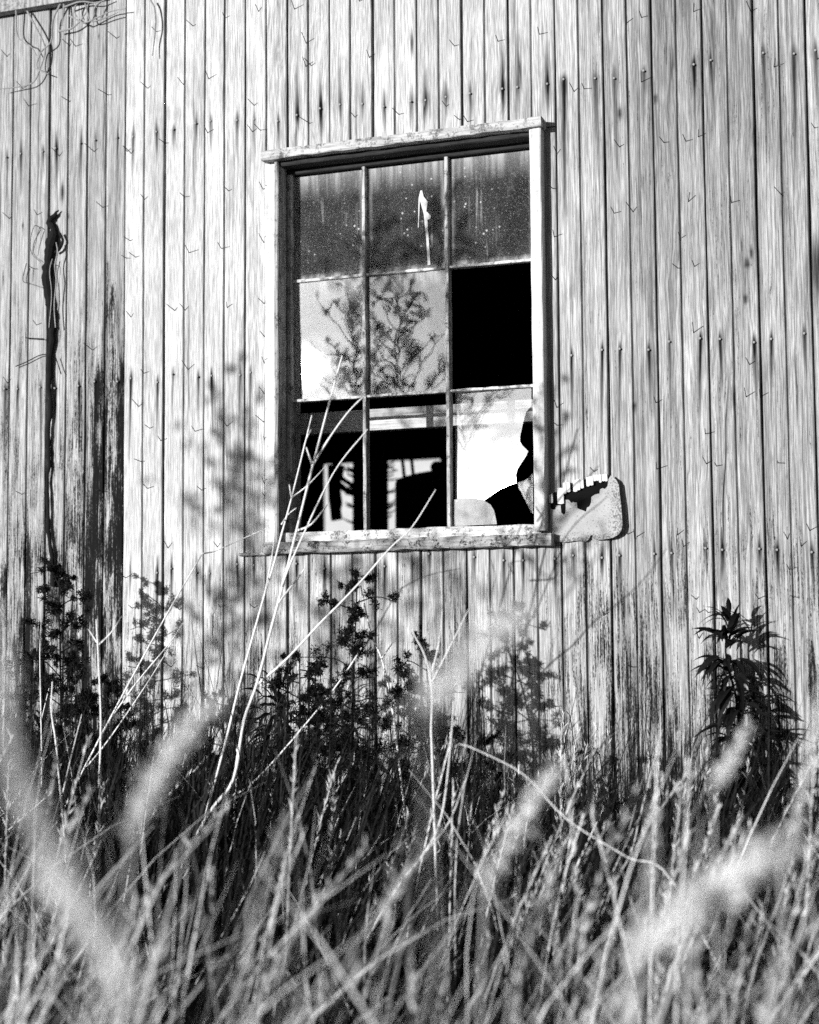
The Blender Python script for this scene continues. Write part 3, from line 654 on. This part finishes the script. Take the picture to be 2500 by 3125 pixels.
def field(name, mat, n, hmin, hmax, wmin, wmax, nclump, spread, lean, ymin=-3.55, ymax=-.08, x0=-1.6, x1=4.4, segs=6, kink=0):
    b, k = cluster_field(n, x0, x1, ymin, ymax, nclump, spread)
    ch = RNG.uniform(.72, 1.12, nclump)[k]; cd = RNG.uniform(0, 2*math.pi, nclump)[k]
    L = RNG.uniform(hmin, hmax, n)*ch; wind = .35
    hd = np.where(RNG.random(n) < .55, RNG.normal(.25, .5, n), cd+RNG.normal(0, .9, n))
    G = GB(); G.ribbons(b, hd, L, np.clip(RNG.normal(lean, lean*.6, n), .02, .85), RNG.uniform(wmin, wmax, n), RNG.random(n), RNG.uniform(1.3, 2.8, n), segs, .9, kink)
    return G.build(name, mat)
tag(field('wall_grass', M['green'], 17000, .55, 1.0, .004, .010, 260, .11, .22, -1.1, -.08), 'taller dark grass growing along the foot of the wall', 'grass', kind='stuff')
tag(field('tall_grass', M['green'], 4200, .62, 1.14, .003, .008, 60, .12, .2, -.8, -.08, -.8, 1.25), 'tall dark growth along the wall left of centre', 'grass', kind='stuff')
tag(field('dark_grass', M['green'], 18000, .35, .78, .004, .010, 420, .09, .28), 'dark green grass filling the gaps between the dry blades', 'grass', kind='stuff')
tag(field('dry_grass', M['straw'], 2500, .45, .92, .004, .011, 130, .045, .34, segs=9, kink=.035), 'tall dry pale grass in front of the barn wall', 'grass', kind='stuff')
tag(field('tall_straw', M['straw'], 900, .62, 1.0, .003, .0065, 240, .09, .26, -2.2, -.4, segs=9, kink=.03), 'scattered taller dry blades standing above the grass', 'grass', kind='stuff')
tag(field('fine_straw', M['straw'], 1600, .5, .95, .0016, .0034, 150, .06, .36, segs=9, kink=.05), 'fine wispy dry stems among the wider blades', 'grass', kind='stuff')
tag(field('near_grass', M['straw'], 650, .62, .92, .004, .010, 80, .06, .30, -3.4, -1.9, .6, 4.0, 9, .035), 'blurred pale grass closest to the camera', 'grass', kind='stuff')
# dry stems with narrow seed heads
n = 760; b, _k = cluster_field(n, -1.2, 4.2, -3.3, -.15, 130, .12); G = GB()
hd = RNG.normal(.3, .8, n); L = RNG.uniform(.62, 1.0, n); ln = np.clip(RNG.normal(.25, .14, n), .03, .6); cu = RNG.uniform(1.5, 2.5, n); tn = RNG.random(n)
G.ribbons(b, hd, L, ln, np.full(n, .0034), tn, cu, 7, .4)
for i in range(n):
    m = 40; t = RNG.uniform(.76, 1.0, m); reach = L[i]*ln[i]*t**cu[i]
    z = L[i]*t*np.sqrt(np.clip(1-(ln[i]*t**(cu[i]-.4))**2*.6, .05, 1))
    c = np.stack([b[i, 0]+math.cos(hd[i])*reach, b[i, 1]+math.sin(hd[i])*reach, z], -1)
    d = np.stack([RNG.normal(math.cos(hd[i])*ln[i], .35, m), RNG.normal(math.sin(hd[i])*ln[i], .35, m), np.ones(m)], -1); d /= np.linalg.norm(d, axis=1, keepdims=True)
    G.bits(c, d, RNG.uniform(.010, .030, m), np.full(m, .0026), np.clip(RNG.normal(.5, .2, m), 0, 1))
tag(G.build('seeding_grass', M['straw']), 'dry grass stems with narrow seed heads among the blades', 'grass', kind='stuff')

def unit(v): v = np.asarray(v, float); return v/(np.linalg.norm(v)+1e-9)
def cpt(u, v, d):
    """point at real distance d along the view direction of a pixel"""
    r_ = FWD*FPX+RGT*(u-1250)+UPV*(1562.5-v); return CAM+r_*(d/FPX)
# near fluffy plumes that the lens blurs
def plume(label, pts, d, wide, seed, stem_to=None, dens=520):
    rn = np.random.default_rng(seed); P = spline([cpt(u, v, d) for u, v in pts], 6); root_p = P[0]
    foot = np.array([root_p[0]+rn.uniform(-.05, .05), root_p[1]+rn.uniform(-.04, .04), 0.0])
    root = empty('grass_plume', tuple(foot)); wide *= .72; dens = int(dens*.46); tag(root, label, 'grass plume', 'blurred grass plumes close to the camera')
    q = MB(); q.tube(spline([foot, (foot+root_p)/2+np.array([0, 0, .05]), root_p]+P[3::6], 4), .0003 if d < 1.2 else .0008, 6); o = subp(q.build('stalk', M['stalk']), root); settone(o, np.full(len(o.data.vertices), .5))
    G = GB(); P = np.array(P); m = dens; m = int(m*1.6); k = rn.uniform(0, len(P)-1.01, m); i0 = k.astype(int); f = (k-i0)[:, None]
    c = P[i0]*(1-f)+P[i0+1]*f+rn.normal(0, wide*.35, (m, 3)); tan = P[np.minimum(i0+1, len(P)-1)]-P[np.maximum(i0-1, 0)]; tan /= np.linalg.norm(tan, axis=1, keepdims=True)+1e-9
    dd = tan*1.0+rn.normal(0, .55, (m, 3)); dd /= np.linalg.norm(dd, axis=1, keepdims=True)
    prof = np.sin(np.clip(k/(len(P)-1), .05, .97)*math.pi)**.6
    G.bits(c, dd, wide*rn.uniform(.6, 1.3, m)*prof, rn.uniform(.0016, .0034, m), rn.random(m))
    subp(G.build('seed_head', M['fluff']), root)
plume('very blurred pale plume at the far left edge', [(260,2760),(150,2600),(50,2380),(0,2120),(-20,1850)], .85, .010, 1, dens=560)
plume('broad blurred plume low at left', [(420,3100),(330,2900),(230,2760),(120,2640)], .9, .015, 2, dens=560)
plume('blurred plume slanting right below the wide board seam', [(400,2560),(450,2420),(550,2260),(680,2110)], 1.35, .016, 3, dens=560)
plume('large hazy plume slanting right under the window', [(1290,2180),(1360,2090),(1470,1960),(1640,1840)], 1.0, .015, 4, dens=420)
plume('big bright fan shaped plume at lower right', [(1940,2900),(2080,2790),(2230,2690),(2420,2560)], 1.3, .026, 6, dens=1000)
plume('slim blurred plume before the dark leafy weed', [(2180,2420),(2230,2320),(2290,2210)], 1.9, .016, 8, dens=260)
plume('slim blurred plume reaching up at the right edge', [(2380,2700),(2430,2520),(2480,2250),(2510,2050)], 1.8, .016, 9, dens=320)
plume('soft plume slanting right in the lower middle', [(1480,2720),(1560,2560),(1640,2430),(1700,2330)], 1.7, .020, 11, dens=360)

# bleached dead stalks with side branches
def stalks(label, Ls, Y, seed, r0=.0042):
    """Ls: polylines in photo pixels on the plane y=Y, first one is the main stem"""
    rb_ = random.Random(seed); f0 = at(*Ls[0][0], Y); f1 = at(*Ls[0][1], Y)-f0; fx = f0[0]+max(-.35, min(.35, -f1[0]/max(f1[2], .03)*f0[2]*.8)); root = empty('dead_weed_stalk', (fx, Y, 0)); tag(root, label, 'weed stalk', 'bleached dead weed stalks')
    for i, L in enumerate(Ls):
        pp = [at(u, v, Y+(rb_.uniform(-.03, .03) if i else 0)) for u, v in L]
        if i == 0: pp = [np.array([fx, Y, 0.0]), (np.array([fx, Y, 0])+pp[0])/2]+pp
        pp = spline(pp, 5); n = len(pp); r_ = r0 if i == 0 else r0*.55
        rr = [r_*(1-.62*j/n)*rb_.uniform(.92, 1.08)*(1.25 if j % 9 == 4 else 1) for j in range(n)]
        q = MB(); q.tube(pp, rr, 7); o = subp(q.build('stem' if i == 0 else 'branch', M['stalk'], None, True), root); settone(o, np.full(len(o.data.vertices), rb_.uniform(.4, 1)))
stalks('tall forked bleached stalk rising across the left window panes', [[(560,2640),(640,2480),(712,2380),(745,2200),(785,2085),(825,1930),(865,1780),(905,1620),(955,1420),(1005,1230),(1045,1085)],
    [(953,1422),(1010,1330),(1065,1255),(1110,1210)], [(952,1415),(935,1365)], [(785,2090),(874,2012),(978,1901),(1036,1843),(1117,1757),(1193,1670),(1258,1608),(1330,1494)],
    [(860,1790),(900,1690),(1016,1447),(1122,1310)], [(850,1840),(905,1770),(930,1735)], [(905,1620),(950,1600),(1000,1540)]], -.75, 1, .0050)
stalks('slimmer bleached stalk just left of the tall forked one', [[(600,2600),(690,2260),(730,2095),(770,1950),(808,1814),(835,1725),(860,1630),(891,1516),(935,1338),(952,1267)], [(889,1519),(938,1482),(998,1419)], [(889,1515),(883,1478)], [(808,1814),(830,1700),(838,1620),(835,1560)],
    [(860,1600),(880,1570),(905,1550)], [(935,1340),(950,1310)]], -.70, 2, .0036)
stalks('long bleached stalk leaning right from the left corner', [[(130,2590),(190,2480),(265,2330),(386,2100),(500,1892),(615,1694)], [(265,2340),(330,2260),(443,2095),(527,1960)], [(340,2190),(420,2080),(520,1960),(560,1900)], [(615,1690),(660,1680),(750,1640),(820,1610)]], -.6, 3, .0040)
stalks('upright bleached stalk with a kink at lower left', [[(271,2835),(282,2652),(300,2470),(308,2209),(300,2000),(294,1890)], [(296,1960),(270,1920)], [(300,1970),(340,1930),(372,1880)]], -.9, 4, .0040)
stalks('thin upright bleached stalk near the left edge', [[(203,2626),(185,2420),(170,2260),(157,2172),(160,2080)], [(190,2430),(215,2320),(250,2180)]], -.9, 5, .0034)
stalks('straight grey stalk beside the dark vine', [[(128,2560),(128,2400),(126,2200),(122,2000),(126,1900)], [(126,2200),(150,2100)]], -.5, 6, .0030)
stalks('thin bleached stalk slanting up below the window', [[(640,2500),(760,2400),(856,2300),(996,2133),(1071,2029),(1117,1954)], [(996,2133),(1020,2120)]], -.55, 7, .0032)
stalks('long bent stalk falling to the right through the grass', [[(2060,2700),(1913,2615),(1730,2500),(1600,2365),(1452,2287),(1400,2270)], [(1755,2515),(1745,2560),(1735,2600)]], -1.1, 8, .0017)
stalks('slender stalk rising from the middle of the grass', [[(1180,2760),(1290,2610),(1345,2500),(1370,2330),(1385,2140)], [(1290,2610),(1370,2510),(1420,2380)]], -1.0, 9, .0032)
stalks('pale stem under the window with a dark bushy top', [[(1210,2260),(1190,2120),(1165,2010),(1135,1940),(1112,1840),(1100,1780)], [(1165,2010),(1200,1960)]], -.45, 10, .0036)
stalks('short pale stalk forked before the right boards', [[(1320,2330),(1316,2230),(1318,2120),(1300,2010),(1260,1930)], [(1318,2050),(1340,1960),(1350,1860)], [(1318,2080),(1380,1960),(1430,1860)]], -.9, 12, .0030)

# dark leafy weed at right: every leaf a part
def leaf_mesh(name, L, W, droop, seed):
    n = 8; V = []; F = []
    rb_ = random.Random(seed); tw = rb_.uniform(-.4, .4)
    for i in range(n+1):
        t = i/n; w_ = W*math.sin(math.pi*min(1, t*.94+.04)**.75)*.5
        x = L*(t-.18*droop*t*t); z = L*(.30*t-droop*.85*t*t)
        a = tw*t
        V += [(x, -w_*math.cos(a), z+.35*w_-w_*math.sin(a)), (x, 0, z), (x, w_*math.cos(a), z+.35*w_+w_*math.sin(a))]
    for i in range(n):
        for j in range(2): F.append((3*i+j, 3*i+j+1, 3*i+4+j, 3*i+3+j))
    me = bpy.data.meshes.new(name); me.from_pydata(V, [], F); me.materials.append(M['leaf']); return me
LEAF = [leaf_mesh('leaf', 1, .19+.035*(i % 3), .35+.16*i, i) for i in range(5)]
def leafy(label, axis, Y, leaves, seed, lmin=.06, lmax=.12, wide=1.0, top=.35):
    rb_ = random.Random(seed); P = [at(u, v, Y) for u, v in axis]; foot = np.array([P[0][0], Y, 0])
    root = empty('leafy_weed', tuple(foot)); tag(root, label, 'weed', 'dark leafy weeds')
    S = spline([foot]+P, 6); n = len(S)
    q = MB(); q.tube(S, [.006*(1-.7*i/n) for i in range(n)], 7); subp(q.build('stem', M['leaf'], None, True), root)
    zlo = P[0][2]-.15
    for i in range(leaves):
        t = (rb_.randrange(15)+rb_.uniform(0, .35))/14.6; z = zlo+(P[-1][2]-zlo)*t; j = min(range(n), key=lambda k: abs(S[k][2]-z)); p = S[j]
        az = i*2.4+rb_.uniform(-.5, .5); az = -az if math.sin(az) > .35 else az; up = rb_.uniform(-.35, .75) if t < 1-top*.4 else rb_.uniform(-1.1, -.1)
        s_ = rb_.uniform(lmin, lmax)*(1.3-.55*t)
        off = rb_.uniform(0, .05)*wide*(1-t*.6); loc = (p[0]+math.cos(az)*off, p[1]+math.sin(az)*off*.7, p[2]+rb_.uniform(-.015, .015))
        o = link('leaf', rb_.choice(LEAF), None, loc, (rb_.uniform(-.4, .4), up, az), (s_, s_, s_)); subp(o, root)
    return root
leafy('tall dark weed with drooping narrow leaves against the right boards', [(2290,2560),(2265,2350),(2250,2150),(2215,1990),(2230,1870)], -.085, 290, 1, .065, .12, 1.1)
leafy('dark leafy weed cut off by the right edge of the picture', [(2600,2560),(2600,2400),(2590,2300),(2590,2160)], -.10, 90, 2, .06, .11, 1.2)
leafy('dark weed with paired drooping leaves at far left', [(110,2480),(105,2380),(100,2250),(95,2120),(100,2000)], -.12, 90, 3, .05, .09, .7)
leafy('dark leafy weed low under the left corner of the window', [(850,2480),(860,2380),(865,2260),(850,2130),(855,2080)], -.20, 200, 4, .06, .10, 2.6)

# feathery weeds: fine leaflets on thin branches
def feathery(name, label, base, top, spread, nbr, seed, mat, nl=30, ll=.013, droop=.2, cat='weed', group='feathery weeds', start=.45, conv=1.0, thick=1.0):
    rn = np.random.default_rng(seed); base, top = np.array(base, float), np.array(top, float)
    root = empty(name, tuple(base)); tag(root, label, cat, group)
    S = np.array(spline([base, base*.5+top*.5+rn.normal(0, .02, 3), top], 8)); n = len(S)
    q = MB(); q.tube(S, [.005*(1-.7*i/n) for i in range(n)], 6); G = GB()
    for i in range(nbr):
        t = start+(1-start)*(i+rn.random())/nbr; k = t*(n-1); j = min(int(k), n-2); p = S[j]+(S[j+1]-S[j])*(k-j)
        az = i*2.4+rn.uniform(-.4, .4); L = spread*(rn.uniform(.5, 1.0))*(1.15-.75*(t-start)/(1-start))
        d = np.array([math.cos(az), math.sin(az), conv])
        P = [p, p+d*L*.45+rn.normal(0, .01, 3), p+d*L*np.array([1, 1, 1-droop])+rn.normal(0, .015, 3)]
        B = np.array(spline(P, 5)); q.tube(B, [.0018*thick*(1-.5*a/len(B)) for a in range(len(B))], 4)
        for s_ in range(5):
            kk = rn.uniform(.3, 1)*(len(B)-1.01); jj = int(kk); c = B[jj]+(B[jj+1]-B[jj])*(kk-jj)
            e = c+unit(rn.normal(0, 1, 3)+np.array([0, 0, conv*.8]))*L*rn.uniform(.15, .35); q.tube([c, e], .0009*thick, 4)
            m = nl; f = rn.uniform(.35, 1.05, m)[:, None]; cc = c+(e-c)*f+rn.normal(0, L*.045, (m, 3))
            dd = rn.normal(0, 1, (m, 3)); dd /= np.linalg.norm(dd, axis=1, keepdims=True)
            G.bits(cc, dd, rn.uniform(.5, 1.3, m)*ll, rn.uniform(.2, .4, m)*ll, rn.random(m))
    o = subp(q.build('stem', mat), root); settone(o, np.full(len(o.data.vertices), .3))
    subp(G.build('foliage', mat), root); return root
b_ = at(150, 2500, -.3); t_ = at(180, 1730, -.3); feathery('feathery_weed', 'dark feathery weed against the boards at lower left', (b_[0], -.3, 0), t_, .19, 44, 21, M['leaf'], 100, .010, .5, start=.5, conv=.5)
b_ = at(1130, 2500, -.5); t_ = at(1090, 1760, -.5); feathery('feathery_weed', 'dark feathery weed below the middle of the window', (b_[0], -.5, 0), t_, .20, 38, 22, M['leaf'], 70, .011, .5, start=.5, conv=.5)
b_ = at(240, 2600, -.5); t_ = at(230, 2120, -.5); feathery('feathery_weed', 'low dark feathery weed among the stalks at left', (b_[0], -.5, 0), t_, .20, 34, 23, M['leaf'], 90, .010, .5, start=.35, conv=.5)
for (u0, u1, v1, sd, lb) in ((930, 915, 2010, 31, 'dense dark weed under the left window corner'), (1290, 1300, 1960, 32, 'dark bushy weed right of the pale stem under the window'), (620, 600, 2210, 33, 'low dark bush behind the leaning stalk'), (330, 330, 2080, 34, 'dark twiggy bush at the foot of the stained board'), (1040, 1010, 2120, 35, 'thick dark bush below the sill')):
    b_ = at(u0, 2520, -.35); t_ = at(u1, v1, -.35); feathery('feathery_weed', lb, (b_[0], -.35, 0), t_, .20, 34, sd, M['leaf'], 90, .011, .5, start=.4, conv=.4)
b_ = at(1560, 2560, -.2); t_ = at(1500, 2240, -.2); feathery('feathery_weed', 'small dark weed low on the boards below the patch', (b_[0], -.2, 0), t_, .12, 18, 24, M['leaf'], 60, .010, .5, start=.35, conv=.5)
b_ = at(1950, 2560, -.2); t_ = at(1830, 2300, -.2); feathery('feathery_weed', 'small dark weed low before the right boards', (b_[0], -.2, 0), t_, .13, 18, 25, M['leaf'], 60, .010, .5, start=.35, conv=.5)

# tall umbel weeds in the field: they shade the wall and show in the panes
def mirror(u, v, t):
    gpt = at(u, v, .047); d = unit(gpt-CAM); return gpt+np.array([d[0], -d[1], d[2]])*t
def tosun(u, v, dist):
    return at(u, v, 0)+SUN*(dist/-SUN[1])
for i, (p, lab) in enumerate(((mirror(1190, 960, 1.9), 'tall dry umbel weed mirrored in the middle panes'), (mirror(1040, 1010, 1.95), 'second dry umbel weed mirrored in the left middle pane'),
                              (mirror(1420, 1370, 2.1), 'dry umbel weed mirrored faintly in the broken pane'),
                              (tosun(690, 1330, 3.0), 'dry field weed casting soft shade left of the window'), (tosun(760, 1560, 2.9), 'dry field weed casting soft shade below the window corner'),
                              (tosun(1010, 1850, 3.2), 'dry field weed casting soft shade under the sill'), (tosun(1250, 1800, 3.4), 'dry field weed casting soft shade below the middle panes'),
                              (tosun(700, 1950, 2.8), 'low dry field weed shading the lower boards'))):
    feathery('umbel_weed', lab, (p[0]+.05, p[1]-.05, 0), p+np.array([0, 0, .12]), (.26, .24, .15)[i] if i < 3 else .27, 30 if i < 2 else 16, 60+i, M['umbel'], 110 if i < 2 else 60 if i < 3 else 54, .0085 if i < 3 else .014, .1, 'weed', 'tall dry weeds in the field', .74, 1.25, 1.9 if i < 3 else 1.0)
